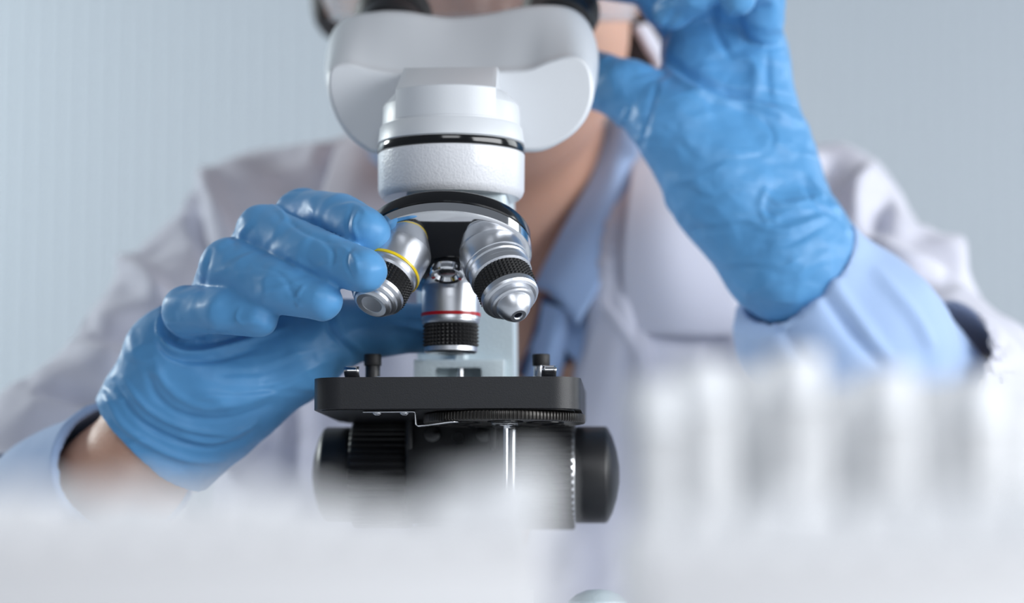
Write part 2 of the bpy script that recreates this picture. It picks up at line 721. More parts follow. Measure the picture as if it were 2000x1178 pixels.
# stage
zs0, zs1 = zat(800, -57), zat(736, -57)
xl, xr = L(611, 770, -50).x, L(1134, 770, -50).x
bm = prism_bm(round_rect(xl, xr, -57, 56, 13), 'z', zs0 + 0.5, zs1, 1.1)
stage = part('stage', bm, M['black'])
bm = prism_bm(round_rect(xl + 3, xr - 3, -54, 53, 10), 'z', zs0, zs0 + 3, 0.3)
part('stage_underside_plate', bm, M['knob'], stage)
bm = lathe_bm([(0, 19), (0.5, 19.6), (1, 19), (1, 15), (0, 15)], 64, True)
part('aperture_ring', bm, M['gloss'], stage, M4=Matrix.Translation((0, 0, zs1 * mm)))
# stage clips with round posts
for nm, cx, bendx in (('stage_clip', 728, -1), ('stage_clip', 1057, 1)):
    a = L(cx, 715, 2)
    h = L(cx, 692, 2).z
    bm = lathe_bm(capped(bevel_prof(a.z, h, 3.9, 0.5)), 40)
    clip = part(nm, bm, M['rubber'], M4=Matrix.Translation((a.x * mm, 2 * mm, 0)))
    bm = lathe_bm(capped(bevel_prof(zs1, a.z, 3.3, 0.2)), 40)
    part('post', bm, M['steel' if bendx > 0 else 'knob'], clip, M4=Matrix.Translation((a.x * mm, 2 * mm, 0)))
    # springy metal leaf
    cx0, cy0 = a.x, 2
    pts = [(cx0 + 4 * -bendx * -1, cy0 + 4), (cx0, cy0), (cx0 - bendx * 8 * 1, cy0 - 14), (cx0 - bendx * 16, cy0 - 34)]
    bmm = bmesh.new()
    leaf = cr([(cx0, 6, zs1 + 4), (cx0 + bendx * 0.0, -6, zs1 + 3.2), (cx0 + bendx * -1.5 + bendx * 4, -24, zs1 + 1.0), (cx0 + bendx * 4.5, -34, zs1 + 0.8), (cx0 + bendx * 5, -38, zs1 + 4.0), (cx0 + bendx * 5, -36, zs1 + 6.2)], 6)
    rows = []
    for p in leaf:
        rows.append([bmm.verts.new(Vector((p[0] + dx, p[1], p[2])) * mm) for dx in (-3.2, -1.6, 0, 1.6, 3.2)])
    for r1, r2 in zip(rows, rows[1:]):
        for k in range(4):
            bmm.faces.new((r1[k], r1[k + 1], r2[k + 1], r2[k]))
    lf = part('spring_leaf', bmm, M['chrome'], clip)
    s = lf.modifiers.new('thickness', 'SOLIDIFY')
    s.thickness = 0.0006

# rack block behind the stage, with slot, limit screw and nut
q0, q1 = L(809, 703, 38), L(985, 735, 38)
b0 = q0.x
bw = q1.x
zt = q0.z
sl0, sl1 = L(850, 716, 38).x, L(943, 716, 38).x
zsl = L(850, 717, 38).z
pts = [(b0, zs0), (b0, zt), (bw, zt), (bw, zs0), (sl1, zs0), (sl1, zsl - 1), (sl1 - 1, zsl), (sl0 + 1, zsl), (sl0, zsl - 1), (sl0, zs0)]
block = part('stage_bracket', prism_bm(pts, 'y', 36, 46, 0.5), M['arm'])
part('slot_back', box_bm(sl0, sl1, 45, 47.5, zs0, zsl + 1, 0), M['rubber'], block)
c = L(897, 710, 33)
part('limit_screw', lathe_bm(capped([(zs1 - 4, 1.6), (zt + 6, 1.6)]), 24), M['steel'], block, M4=Matrix.Translation((c.x * mm, 40 * mm, 0)))
part('hex_nut', lathe_bm(capped(bevel_prof(zt, zt + 3.2, 3.6, 0.3)), 6), M['arm'], block, sharp=20, M4=Matrix.Translation((c.x * mm, 40 * mm, 0)))

# disc diaphragm under the stage
WY = -24
wc = L(985, 812, WY)
wr = 35.0
zw1 = zs0 - 0.4
zw0 = zw1 - 3.9
wheel = part('diaphragm_wheel', ribbed_bm(zw0, zw1, wr, 130, 0.6, 0.5, 0.5), M['rib'], M4=Matrix.Translation((wc.x * mm, WY * mm, 0)))
bm = bmesh.new()
for k in range(7):
    a = 2 * math.pi * k / 7 + 0.3
    bow(bm, lathe_bm([(zw0 - 0.4, 4 + k * 0.5), (zw0 - 0.4, 5.2 + k * 0.5), (zw0 + 0.1, 5.2 + k * 0.5), (zw0 + 0.1, 4 + k * 0.5)], 32, True))
    for v in bm.verts[-128:]:
        v.co.x += 22 * mm * math.cos(a)
        v.co.y += 22 * mm * math.sin(a)
part('aperture_rims', bm, M['gloss'], wheel, M4=Matrix.Translation((wc.x * mm, WY * mm, 0)))
part('hub_screw', lathe_bm([(zw0, 0), (zw0, 6), (zw0 - 0.8, 6), (zw0 - 1.8, 3), (zw0 - 2.2, 0)], 40), M['chrome'], wheel, M4=Matrix.Translation((wc.x * mm, WY * mm, 0)))
rd = L(988, 900, -16)
part('rack_rod', lathe_bm(capped([(zat(1010, -16) - 25, 1.1), (zw0 - 0.5, 1.1)]), 24), M['chrome'], M4=Matrix.Translation((rd.x * mm, -16 * mm, 0)))
rd = L(1000, 900, 4)
part('guide_rod', lathe_bm(capped([(zat(1010, 4) - 20, 1.6), (zw0 - 1, 1.6)]), 24), M['steel'], M4=Matrix.Translation((rd.x * mm, 4 * mm, 0)))

# bent spring strip with two screws
wp = [(710, 801), (760, 801), (808, 800), (813, 803), (814, 826), (818, 829), (850, 825), (880, 821), (895, 820)]
bm = bmesh.new()
rows = []
for p in wp:
    q = L(p[0], p[1] + 3, -50)
    rows.append([bm.verts.new(Vector((q.x, yy, min(q.z, zs0 - 0.3))) * mm) for yy in (-53, -50, -47)])
for r1, r2 in zip(rows, rows[1:]):
    for k in range(2):
        bm.faces.new((r1[k], r1[k + 1], r2[k + 1], r2[k]))
strip = part('detent_spring', bm, M['steel'])
s = strip.modifiers.new('thickness', 'SOLIDIFY')
s.thickness = 0.0005
for px in (737, 790):
    q = L(px, 808, -50)
    part('screw', lathe_bm([(0, 0), (0, 2.0), (-0.8, 1.9), (-1.5, 1.0), (-1.6, 0)], 24), M['steel'], strip, M4=Matrix.Translation((q.x * mm, -50 * mm, (zs0 - 0.5) * mm)))

# focusing knobs
kz = zat(928, 52)
ky = 52
def kx(px):
    return L(px, 935, ky).x
RX = Matrix.Rotation(math.radians(90), 4, 'Y')
KM = Matrix.Translation((0, ky * mm, kz * mm)) @ RX
x0, x1, x2, x3, x4, x5 = kx(610), kx(690), kx(806), kx(1004), kx(1124), kx(1212)
bl = box_bm(x2 - 1, x3 + 2, 24, 84, kz - 23, zs0 + 1, 2)
focus = part('focus_block', bl, M['knob'])
for px in (845, 947):
    q = L(px, 848, 22)
    part('cap_screw', lathe_bm(capped(bevel_prof(0, 5, 3.9, 0.7)), 32), M['gloss'], focus, M4=Matrix.Translation((q.x * mm, 24 * mm, q.z * mm)) @ Matrix.Rotation(math.radians(90), 4, 'X'))
q = L(895, 855, 22)
part('socket_screw', lathe_bm([(0, 2.4), (1.2, 2.4), (1.2, 3.2), (0, 3.2)], 24, True), M['gloss'], focus, M4=Matrix.Translation((q.x * mm, 24.2 * mm, q.z * mm)) @ Matrix.Rotation(math.radians(90), 4, 'X'))
part('bracket_plate', box_bm(kx(808), kx(818), 18, 30, zat(880, 22), zs0 + 1, 1), M['knob'], focus)
part('bracket_plate', box_bm(kx(966), kx(978), 14, 30, zat(880, 22), zs0 + 1, 1), M['knob'], focus)
ck = part('coarse_focus_knob', ribbed_bm(x1, x2, 25.3, 46, 1.0, 1.5, 0.66), M['knob'], M4=KM)
fk = part('fine_focus_knob', lathe_bm([(x1 + 1, 0), (x1 + 1, 22.3), (x0 + 7, 22.3), (x0 + 5.8, 21.6), (x0 + 3.6, 17.5), (x0 + 1.6, 11), (x0 + 0.4, 4), (x0 + 0.3, 0)], 96), M['knob'], M4=KM)
ck2 = part('coarse_focus_knob', ribbed_bm(x3, x4, 25.3, 46, 1.0, 1.5, 0.66), M['knob'], M4=KM)
part('bright_edge', lathe_bm([(x4 - 1.2, 24.6), (x4 + 0.1, 24.0), (x4 + 0.2, 22.8), (x4 - 1.2, 22)], 120, True), M['steel'], ck2, M4=KM)
part('fine_focus_knob', lathe_bm([(x4 + 0.5, 0), (x4 + 0.5, 22.3), (x5 - 7, 22.3), (x5 - 5.8, 21.6), (x5 - 3.6, 17.5), (x5 - 1.6, 11), (x5 - 0.4, 4), (x5 - 0.3, 0)], 96), M['knob'], M4=KM)

# neck
z_b0, z_b1 = zat(302, 0), zat(286, 0)       # black ring
neck = part('neck', lathe_bm(capped([(zN0 - 1, 30.5), (zN0 + 0.4, 31.9), (zN0 + 2.5, 32.7), (z_b0 - 0.6, 32.9), (z_b0, 32.4)]), 128), M['enamel'])
part('black_ring', lathe_bm(capped(bevel_prof(z_b0 + 0.02, z_b1, 33.0, 0.4)), 128), M['gloss'])
z_c = zat(250, 0)
col = part('head_collar', lathe_bm(capped([(z_b1 + 0.1, 32.0), (z_b1 + 0.8, 32.8), (z_c - 0.8, 32.0), (z_c, 31.4)]), 128), M['plastic'])
z_d = zat(212, 0)
z_e = zat(186, 0)
part('head_base', lathe_bm(capped([(z_c + 0.02, 31.0), (z_d, 30.6), (z_d + 0.8, 30.2), (z_e, 25.5), (z_e + 0.4, 24.8)]), 128), M['plastic'])
# prism turret: front follows the drum, top slopes up to the rear
pb_l, pb_r = L(773, 190, -20).x, L(969, 190, -20).x
zf = zat(166, -28)
nseg = 24
bm = bmesh.new()
rowsf = []
for i in range(nseg + 1):
    x = pb_l + (pb_r - pb_l) * i / nseg
    yf = -math.sqrt(max(31.1 ** 2 - x * x, 0))
    sag = 0
    rowsf.append([bm.verts.new(Vector(p) * mm) for p in ((x, yf, z_c + 1), (x, yf, zf - 0.6), (x, yf + 0.5, zf), (x * 0.95, 6, zf + 14.5), (x * 0.95, 30, zf + 16), (x, 30, z_c + 1))])
for a, b in zip(rowsf, rowsf[1:]):
    for k in range(6):
        bm.faces.new((a[k], b[k], b[(k + 1) % 6], a[(k + 1) % 6]))
bm.faces.new(rowsf[0])
bm.faces.new(rowsf[-1])
part('prism_cover', bm, M['plastic'], sharp=25)

# binocular housing: butterfly outline, front face lower, rear higher
def zp(l):
    return [(550 + x / 2.5, y / 2.5) for x, y in l]
Fr = zp([(820, 352), (940, 350), (1070, 338), (1200, 330), (1300, 292), (1400, 266), (1462, 278), (1502, 318), (1524, 385), (1524, 480), (1490, 575), (1430, 650), (1350, 705), (1275, 737), (1200, 744), (1060, 740), (820, 735),
         (580, 745), (455, 752), (400, 728), (330, 672), (272, 592), (234, 500), (219, 410), (228, 340), (262, 308), (330, 302), (430, 328), (560, 350), (700, 354)])
Bk = zp([(820, 86), (920, 80), (1020, 65), (1120, 44), (1220, 29), (1320, 26), (1400, 38), (1455, 66), (1500, 115), (1530, 185), (1546, 260), (1546, 340), (1530, 440), (1490, 540), (1420, 610), (1330, 650), (1220, 660), (1060, 640), (820, 640),
         (580, 650), (470, 660), (400, 640), (320, 580), (262, 510), (225, 430), (212, 350), (222, 250), (245, 160), (290, 105), (360, 74), (440, 60), (520, 53), (620, 58), (720, 74)])
yF, yB = 22.0, 78.0
NP_ = 180
def butterfly(o):
    """outline resampled so that both outlines correspond: top and bottom halves, spaced across the width"""
    o = np.array(o)
    i0, i1 = int(o[:, 0].argmin()), int(o[:, 0].argmax())
    a = np.vstack([o, o])
    half1 = a[i0:i1 + 1] if i1 > i0 else a[i0:i1 + 1 + len(o)]
    half2 = a[i1:i0 + 1] if i0 > i1 else a[i1:i0 + 1 + len(o)]
    th = np.linspace(0, math.pi, NP_ // 2, endpoint=False)
    u = (1 - np.cos(th)) / 2
    out = []
    for h in (half1, half2):
        t = (h[:, 0] - h[0, 0]) / (h[-1, 0] - h[0, 0])
        t = np.maximum.accumulate(t)
        out.append(np.stack([np.interp(u, t, h[:, 0]), np.interp(u, t, h[:, 1])], 1))
    return np.vstack(out)
fr = butterfly(cr(Fr, 12, True))
bk = butterfly(cr(Bk, 12, True))
# align both by angle about their centres
def by_angle(o, ctr):
    a = np.unwrap(np.arctan2(o[:, 1] - ctr[1], o[:, 0] - ctr[0]))
    return o
def ring3(o, y, inset=0.0):
    ctr = o.mean(0)
    t = np.roll(o, -1, 0) - np.roll(o, 1, 0)
    n = np.stack([-t[:, 1], t[:, 0]], 1)  # inward
    n /= np.linalg.norm(n, axis=1)[:, None]
    o2 = o + n * inset
    return [L(p[0], p[1], y) for p in o2]
secs = [(fr, yF, 9, 0), (fr, yF + 0.35, 6, 0), (fr, yF + 1.3, 3.0, 0), (fr, yF + 2.7, 1.0, 0), (fr, yF + 4.5, 0.0, 0)]
bm = bmesh.new()
rings = [ring3(o, y, ins) for o, y, ins, _ in secs]
fe = rings[-1]
be = ring3(bk, yB)
for k in range(1, 13):
    t = k / 12
    rings.append([fe[i].lerp(be[i], t) for i in range(NP_)])
rings.append(ring3(bk, yB + 3, 4))
rv = [[bm.verts.new(Vector(p) * mm) for p in r] for r in rings]
for a, b in zip(rv, rv[1:]):
    for i in range(NP_):
        bm.faces.new((a[i], a[(i + 1) % NP_], b[(i + 1) % NP_], b[i]))
H_ = NP_ // 2
for ring in (rv[0], rv[-1]):                     # flat ends: strips between the upper and lower outline
    cv = [bm.verts.new(v.co) for v in ring]
    bm.faces.new((cv[0], cv[1], cv[NP_ - 1]))
    bm.faces.new((cv[H_ - 1], cv[H_], cv[H_ + 1]))
    for i in range(1, H_ - 1):
        bm.faces.new((cv[i], cv[i + 1], cv[NP_ - i - 1], cv[NP_ - i]))
head = part('binocular_housing', bm, M['plastic'], sharp=50)

# eyepieces
for px, py in ((752, 122), (1090, 112)):
    o = L(px, py, 80)
    d = Vector((0, 0.80, 0.60))
    fm = axis_frame(o * mm, d)
    e = part('eyepiece', lathe_bm(capped([(-4, 15.5), (2, 15.5), (3, 14.2), (30, 14.2), (31, 16.5), (44, 16.5)]), 64), M['knob'], M4=fm)
    part('chrome_collar', lathe_bm([(2.0, 14.4), (2.0, 15.8), (4.5, 15.8), (4.5, 14.4)], 64, True), M['steel'], e, M4=fm)
    part('eyecup', lathe_bm([(43, 12), (43, 17), (52, 19.5), (53, 19), (50, 15), (45, 12)], 64, True), M['rubber'], e, M4=fm)
    part('eye_lens', lathe_bm([(46, 0), (46, 12), (45.5, 12), (45.5, 0)], 48), M['glass'], e, M4=fm)

# revolving nosepiece with three objectives
B = math.radians(23)
A = Vector((0, 0, zat(316, 0)))
n_ax = Vector((0, -math.sin(B), -math.cos(B)))
NM = axis_frame(A * mm, n_ax)
nose = part('nosepiece_rim', lathe_bm(capped([(34.0, 31), (36.5, 35.2), (37.5, 36.0), (42.0, 36.4), (42.6, 36.0)]), 128), M['gloss'], M4=NM)
dome = part('nosepiece', lathe_bm([(42.7, 0), (42.7, 35.4), (43.3, 36.6), (47.4, 36.8), (48.2, 36.2), (49.0, 34.8), (50.5, 31), (53.5, 22), (55.5, 14), (56.5, 10), (56.6, 0)], 160), M['chrome'], M4=NM)
part('centre_cap', lathe_bm([(56.4, 7.6), (58.2, 7.6), (58.8, 7.0), (58.4, 5.6), (56.9, 4.6), (56.6, 0)], 64), M['chrome'], dome, M4=NM)
part('centre_screw', lathe_bm([(56.6, 3.6), (57.6, 3.4), (58.0, 2.4), (58.0, 0)], 32), M['steel'], dome, M4=NM)


def objective(ang, kind):
    r = Vector((0, math.cos(B), -math.sin(B)))
    r = Matrix.Rotation(ang, 3, n_ax) @ r
    d = (n_ax * math.cos(B) + r * math.sin(B)).normalized()
    fm = axis_frame(A * mm, d)
    if kind == 'red':
        barrel = [(47, 9.5), (52, 12.4), (53, 12.8), (62, 13.0), (70.0, 13.0)]
        o = part('objective_lens', lathe_bm(capped(barrel), 96), M['satin'], None, 22, M4=fm)
        part('colour_band', lathe_bm([(68.2, 12.95), (68.3, 13.3), (69.7, 13.3), (69.8, 12.9)], 96), M['red'], o, M4=fm)
        part('collar', lathe_bm(capped([(69.9, 13.1), (71.2, 13.2), (71.5, 12.6), (72.0, 12.6), (72.3, 12.9), (73.0, 12.6), (73.4, 11.8)]), 96), M['satin'], o, 22, M4=fm)
        part('knurled_grip', knurl_bm(73.4, 83.2, 11.7, 40, 6, 0.95), M['rubber'], o, 20, fm)
        part('front_ring', lathe_bm(capped([(83.2, 11.2), (83.4, 11.8), (85.4, 11.8), (85.9, 11.4), (86.1, 9.8)]), 96), M['satin'], o, 22, M4=fm)
        part('front_lens', lathe_bm([(86.15, 9.8), (86.4, 8.4), (86.0, 5), (86.0, 0)], 64), M['chrome'], o, M4=fm)
    elif kind == 'long':
        barrel = [(46, 8.5), (47, 10), (50, 11.2), (52, 11.6), (55, 12.2), (56.5, 13.6), (57.5, 14.0), (66.0, 14.3), (66.2, 13.9), (68.0, 13.9), (68.6, 13.3), (70.6, 13.3), (71.2, 13.7), (73.6, 13.6), (74.2, 12.6)]
        o = part('objective_lens', lathe_bm(capped(barrel), 96), M['satin'], None, 22, M4=fm)
        part('thread_ring', knurl_bm(44, 46.5, 9.9, 60, 2, 0.5), M['rubber'], o, 20, fm)
        part('knurled_grip', knurl_bm(74.2, 83.2, 12.2, 44, 6, 0.95), M['rubber'], o, 20, fm)
        part('front_ring', lathe_bm(capped([(83.2, 11.8), (83.5, 12.5), (86.0, 12.5), (87.0, 11.9), (87.6, 10.9)]), 96), M['satin'], o, 22, M4=fm)
        part('front_cone', lathe_bm([(87.6, 9.6), (89.6, 9.6), (90.2, 8.9), (90.4, 7.9), (91.4, 7.6), (94.4, 6.0), (96.4, 4.2), (96.8, 3.4), (96.8, 2.0), (96.2, 1.7), (95.8, 0)], 96), M['satin'], o, 22, M4=fm)
        part('front_lens', lathe_bm([(96.2, 1.8), (96.3, 0)], 32), M['glass'], o, M4=fm)
    else:
        barrel = [(46, 8.5), (47, 9.5), (49, 10.5), (51, 11.6), (53, 13.2), (54, 13.4), (68.4, 13.5), (70.2, 13.3), (71.0, 12.8), (73, 12.7), (74, 12.1)]
        o = part('objective_lens', lathe_bm(capped(barrel), 96), M['satin'], None, 22, M4=fm)
        part('thread_ring', knurl_bm(44, 46.5, 9.6, 60, 2, 0.5), M['rubber'], o, 20, fm)
        part('colour_band', lathe_bm([(69.0, 13.4), (69.1, 13.7), (70.3, 13.6), (70.4, 13.2)], 96), M['yellow'], o, M4=fm)
        part('knurled_grip', knurl_bm(74, 82.5, 11.9, 44, 6, 0.95), M['rubber'], o, 20, fm)
        part('front_ring', lathe_bm(capped([(82.5, 11.3), (82.8, 12.0), (84.4, 11.8), (85.2, 10.8), (85.4, 10.4), (86.6, 10.2), (87.4, 9.4), (87.6, 8.6), (88.8, 8.4), (89.4, 7.8)]), 96), M['satin'], o, 22, M4=fm)
        part('front_lens', lathe_bm([(89.4, 7.8), (89.9, 6.8), (89.5, 4.8), (88.2, 3.8), (87.8, 0)], 64), M['satin'], o, M4=fm)
    return o


objective(0, 'red')
objective(math.radians(-120), 'yellow')
objective(math.radians(120), 'long')

# ------------------------------------------------------------------ person
person = empty('person', (0.03, 0.36, -0.75), 'person in a white lab coat, pale blue shirt and blue gloves looking into the microscope', 'person')
person_off = Vector(person.location)


def pp(name, me, m, parent=None):
    o = link(name, me, m, parent or person)
    if parent is None:
        o.matrix_parent_inverse = Matrix.Translation(-person_off)
    return o


def attach(o):
    o.matrix_parent_inverse = Matrix.Translation(-person_off)
    return o


def c_(a, b, ra, rb, k=0.006):
    return ('c', P(*a[:2], a[2] * mm), P(*b[:2], b[2] * mm), ra * mm, rb * mm, k)


def chain(pts, k=0.006):
    k = 0.0006          # round joints meet without swelling
    return [c_(pts[i], pts[i + 1], pts[i][3], pts[i + 1][3], k) for i in range(len(pts) - 1)]


# ---- hand on the objectives (image left). points: px, py, depth mm, radius mm
LH_palm = (
    [c_((300, 868, 42), (405, 745, 32), 27, 27, 0.012),
     c_((262, 845, 46), (345, 700, 26), 22, 24, 0.012),
     c_((345, 880, 38), (450, 780, 26), 22, 22, 0.012),
     c_((345, 700, 26), (372, 648, 20), 20, 13, 0.010),       # little metacarpal
     c_((400, 730, 30), (425, 590, 26), 20, 14, 0.010),
     c_((420, 720, 34), (478, 530, 34), 20, 14, 0.010),
     c_((450, 720, 36), (545, 480, 40), 20, 14, 0.010),
     c_((470, 640, 34), (560, 560, 40), 17, 15, 0.012),
     c_((440, 770, 26), (575, 700, 26), 21, 19, 0.014),       # thenar
     c_((575, 700, 26), (655, 655, 30), 18, 14.5, 0.010),
     c_((655, 655, 30), (740, 640, 32), 14.0, 12.2, 0.008),
     c_((740, 640, 32), (850, 640, 30), 12.2, 11.2, 0.008)])
LH_little = chain([(374, 646, 18, 11.5), (366, 605, -8, 10.8), (440, 608, -28, 10.2), (505, 622, -36, 8.3)], 0.004)
LH_ring = chain([(425, 590, 22, 13), (446, 521, -18, 12.4), (545, 562, -40, 11.2), (628, 587, -52, 8.6)], 0.004)
LH_mid = chain([(478, 530, 30, 13), (515, 456, -14, 12.6), (620, 500, -42, 11.2), (713, 529, -60, 9.2)], 0.004)
LH_index = chain([(545, 480, 36, 13), (590, 420, 0, 12.2), (665, 428, -24, 11.6), (718, 452, -42, 10.0)], 0.004)
LH = [LH_palm, LH_little, LH_ring, LH_mid, LH_index]

# hand behind the eyepiece (image right)
RH_palm = (
    [c_((1540, 505, 95), (1400, 330, 105), 26, 25, 0.012),
     c_((1508, 520, 92), (1400, 380, 98), 21, 22, 0.012),
     c_((1582, 470, 98), (1500, 300, 106), 20, 20, 0.012),
     c_((1540, 505, 95), (1660, 640, 106), 26, 25, 0.012),
     c_((1500, 330, 106), (1476, 95, 118), 20, 16, 0.012),
     c_((1450, 330, 104), (1440, 60, 122), 19, 16, 0.012),
     c_((1410, 320, 104), (1385, 50, 124), 19, 16, 0.012),
     c_((1385, 300, 104), (1352, 62, 122), 18, 16, 0.010),
     c_((1420, 360, 96), (1330, 255, 98), 22, 20, 0.014),
     c_((1330, 255, 98), (1225, 178, 112), 18, 14.5, 0.010),
     c_((1225, 178, 112), (1165, 157, 124), 14.0, 13.0, 0.008),
     c_((1165, 157, 124), (1075, 130, 140), 13.0, 10.5, 0.008)])
RH_index = chain([(1352, 50, 120, 15), (1265, -40, 108, 12.5), (1155, -48, 122, 11.5), (1050, -34, 140, 9)], 0.005)
RH_mid = chain([(1385, 45, 122, 15), (1350, -70, 94, 12.5), (1250, -120, 88, 11.5), (1160, -110, 108, 9)], 0.005)
RH_ring = chain([(1436, 45, 118, 14), (1440, -75, 84, 12.5), (1360, -20, 66, 11.5), (1310, 22, 78, 9)], 0.005)
RH_little = chain([(1480, 90, 112, 12), (1485, -20, 92, 11.5), (1452, -52, 68, 10.5), (1440, -5, 62, 9)], 0.005)
RH = [RH_palm, RH_index, RH_mid, RH_ring, RH_little]


def cutplane(p, n):
    p, n = np.array(p), np.array(Vector(n).normalized())
    return lambda X: sum((X[i] - p[i]) * n[i] for i in range(3))


# glove cuff planes: keep the side towards the fingers
axL = (P(300, 868, .042) - P(405, 745, .032)).normalized()
cutL = cutplane(P(300, 872, .042), axL)
axR = (P(1540, 505, .095) - P(1400, 330, .105)).normalized()
cutR = cutplane(P(1640, 620, .104), axR)


def glove_left(co, vn):
    co = noise_push(co, vn, 45, 0.0009, 3.0)
    co = noise_push(co, vn, 150, 0.0002, 9.0)
    G = [([(322, 590), (318, 640), (345, 668), (400, 668), (470, 650), (530, 628)], 7, -0.0032),
         ([(315, 615), (312, 655), (345, 684), (400, 688), (480, 668), (560, 640)], 6, 0.0022),
         ([(308, 640), (318, 680), (352, 700), (420, 702), (500, 682)], 6, -0.0016),
         ([(205, 770), (240, 830), (300, 872), (370, 898), (440, 900)], 7, 0.0016),
         ([(222, 745), (262, 812), (330, 855), (400, 872), (470, 862)], 6, -0.0016),
         ([(240, 740), (290, 800), (360, 835), (440, 845), (500, 825)], 6, 0.0014),
         ([(285, 720), (310, 780), (370, 815), (450, 818), (530, 790)], 7, -0.0012),
         ([(300, 700), (330, 760), (400, 795), (500, 780), (600, 735)], 8, 0.0010),
         ([(350, 850), (420, 862), (500, 830)], 6, 0.0013),
         ([(430, 730), (520, 725), (620, 690)], 7, -0.0007),
         ([(440, 755), (530, 750), (640, 705)], 6, 0.0008),
         ([(640, 620), (650, 650), (690, 690)], 6, -0.0020),
         ([(655, 610), (668, 650), (705, 685)], 5, 0.0012),
         ([(560, 500), (600, 520), (640, 545)], 5, 0.0007),
         ([(500, 520), (540, 530), (570, 560)], 5, -0.0007),
         ([(415, 480), (400, 530), (398, 570)], 8, -0.0008),
         ([(470, 420), (455, 450), (460, 480)], 7, -0.0007),
         ([(525, 400), (545, 410), (560, 430)], 5, 0.0012),
         ([(500, 545), (560, 545), (600, 565)], 5, 0.0006),
         ([(560, 560), (580, 585), (570, 600)], 4, -0.0009),
         ([(595, 556), (580, 580), (585, 600)], 4, 0.0009),
         ([(470, 600), (462, 622), (480, 642)], 4, 0.0006),
         ([(630, 470), (650, 490), (648, 520)], 5, -0.0008),
         ([(660, 480), (690, 500), (700, 530)], 5, 0.0009),
         ([(690, 478), (676, 510), (690, 545)], 4, -0.0008),
         ([(640, 410), (690, 400), (720, 420)], 5, 0.0008),
         ([(700, 410), (690, 440), (700, 470)], 4, 0.0010),
         ([(688, 405), (678, 440), (688, 468)], 4, -0.0008),
         ([(560, 430), (600, 455), (660, 478)], 5, -0.0010)]
    for k, (path, wd, amp) in enumerate(G):
        zone = (-0.004, 0.2) if k < 13 else None
        co = crease(co, vn, path, wd, amp * (1.2 if wd >= 6 else 0.9), zone)
    return co


def glove_right(co, vn):
    co = noise_push(co, vn, 50, 0.0012, 13.0)
    co = noise_push(co, vn, 150, 0.0004, 19.0)
    G = [([(1295, 132), (1350, 168), (1420, 198), (1490, 212), (1560, 240)], 8, 0.0036),
         ([(1295, 112), (1350, 148), (1420, 178), (1490, 190)], 9, -0.0034),
         ([(1440, 30), (1455, 75), (1490, 90), (1525, 90)], 6, -0.0026),
         ([(1385, 10), (1400, 60), (1425, 110)], 7, -0.0022),
         ([(1320, 20), (1300, 60), (1285, 100)], 7, -0.0016),
         ([(1430, 115), (1465, 118), (1478, 150), (1470, 205)], 10, 0.0016),
         ([(1500, 100), (1500, 150), (1505, 200)], 6, -0.0014),
         ([(1285, 160), (1268, 220), (1250, 290)], 6, -0.0016),
         ([(1230, 205), (1215, 235), (1195, 250)], 5, 0.0012),
         ([(1310, 360), (1380, 340), (1420, 320)], 6, 0.0010),
         ([(1490, 230), (1510, 262), (1505, 290)], 5, -0.0010),
         ([(1490, 370), (1530, 400), (1600, 385)], 6, 0.0014),
         ([(1480, 400), (1530, 425), (1610, 410)], 5, -0.0012),
         ([(1470, 440), (1530, 450), (1620, 420)], 6, 0.0014),
         ([(1580, 345), (1600, 375), (1640, 410)], 5, 0.0016),
         ([(1570, 360), (1595, 400), (1630, 425)], 5, -0.0014),
         ([(1480, 480), (1540, 475), (1610, 440)], 6, -0.0012),
         ([(1500, 360), (1485, 400), (1500, 440)], 6, 0.0012)]
    for path, wd, amp in G:
        co = crease(co, vn, path, wd, amp * 1.0)
    return co


co, q = implicit(LH, 0.0011, cut=[cutL], edit=glove_left, it=2)
pp('glove', to_mesh('glove', co, q), M['glove'])
co, q = implicit(RH, 0.0013, cut=[cutR], edit=glove_right, it=2)
pp('glove', to_mesh('glove', co, q), M['glove'])

# ---- body: one continuous skin (head, neck, torso, arms, hands inside the gloves)
def shrink(layers, d):
    return [[(p[0], p[1], p[2], max(p[3] - d, 0.004), max(p[4] - d, 0.004), p[5]) for p in l] for l in layers]


def e_(c, r, k=0.01):
    return ('e', P(c[0], c[1], c[2] * mm), [x * mm for x in r], k)


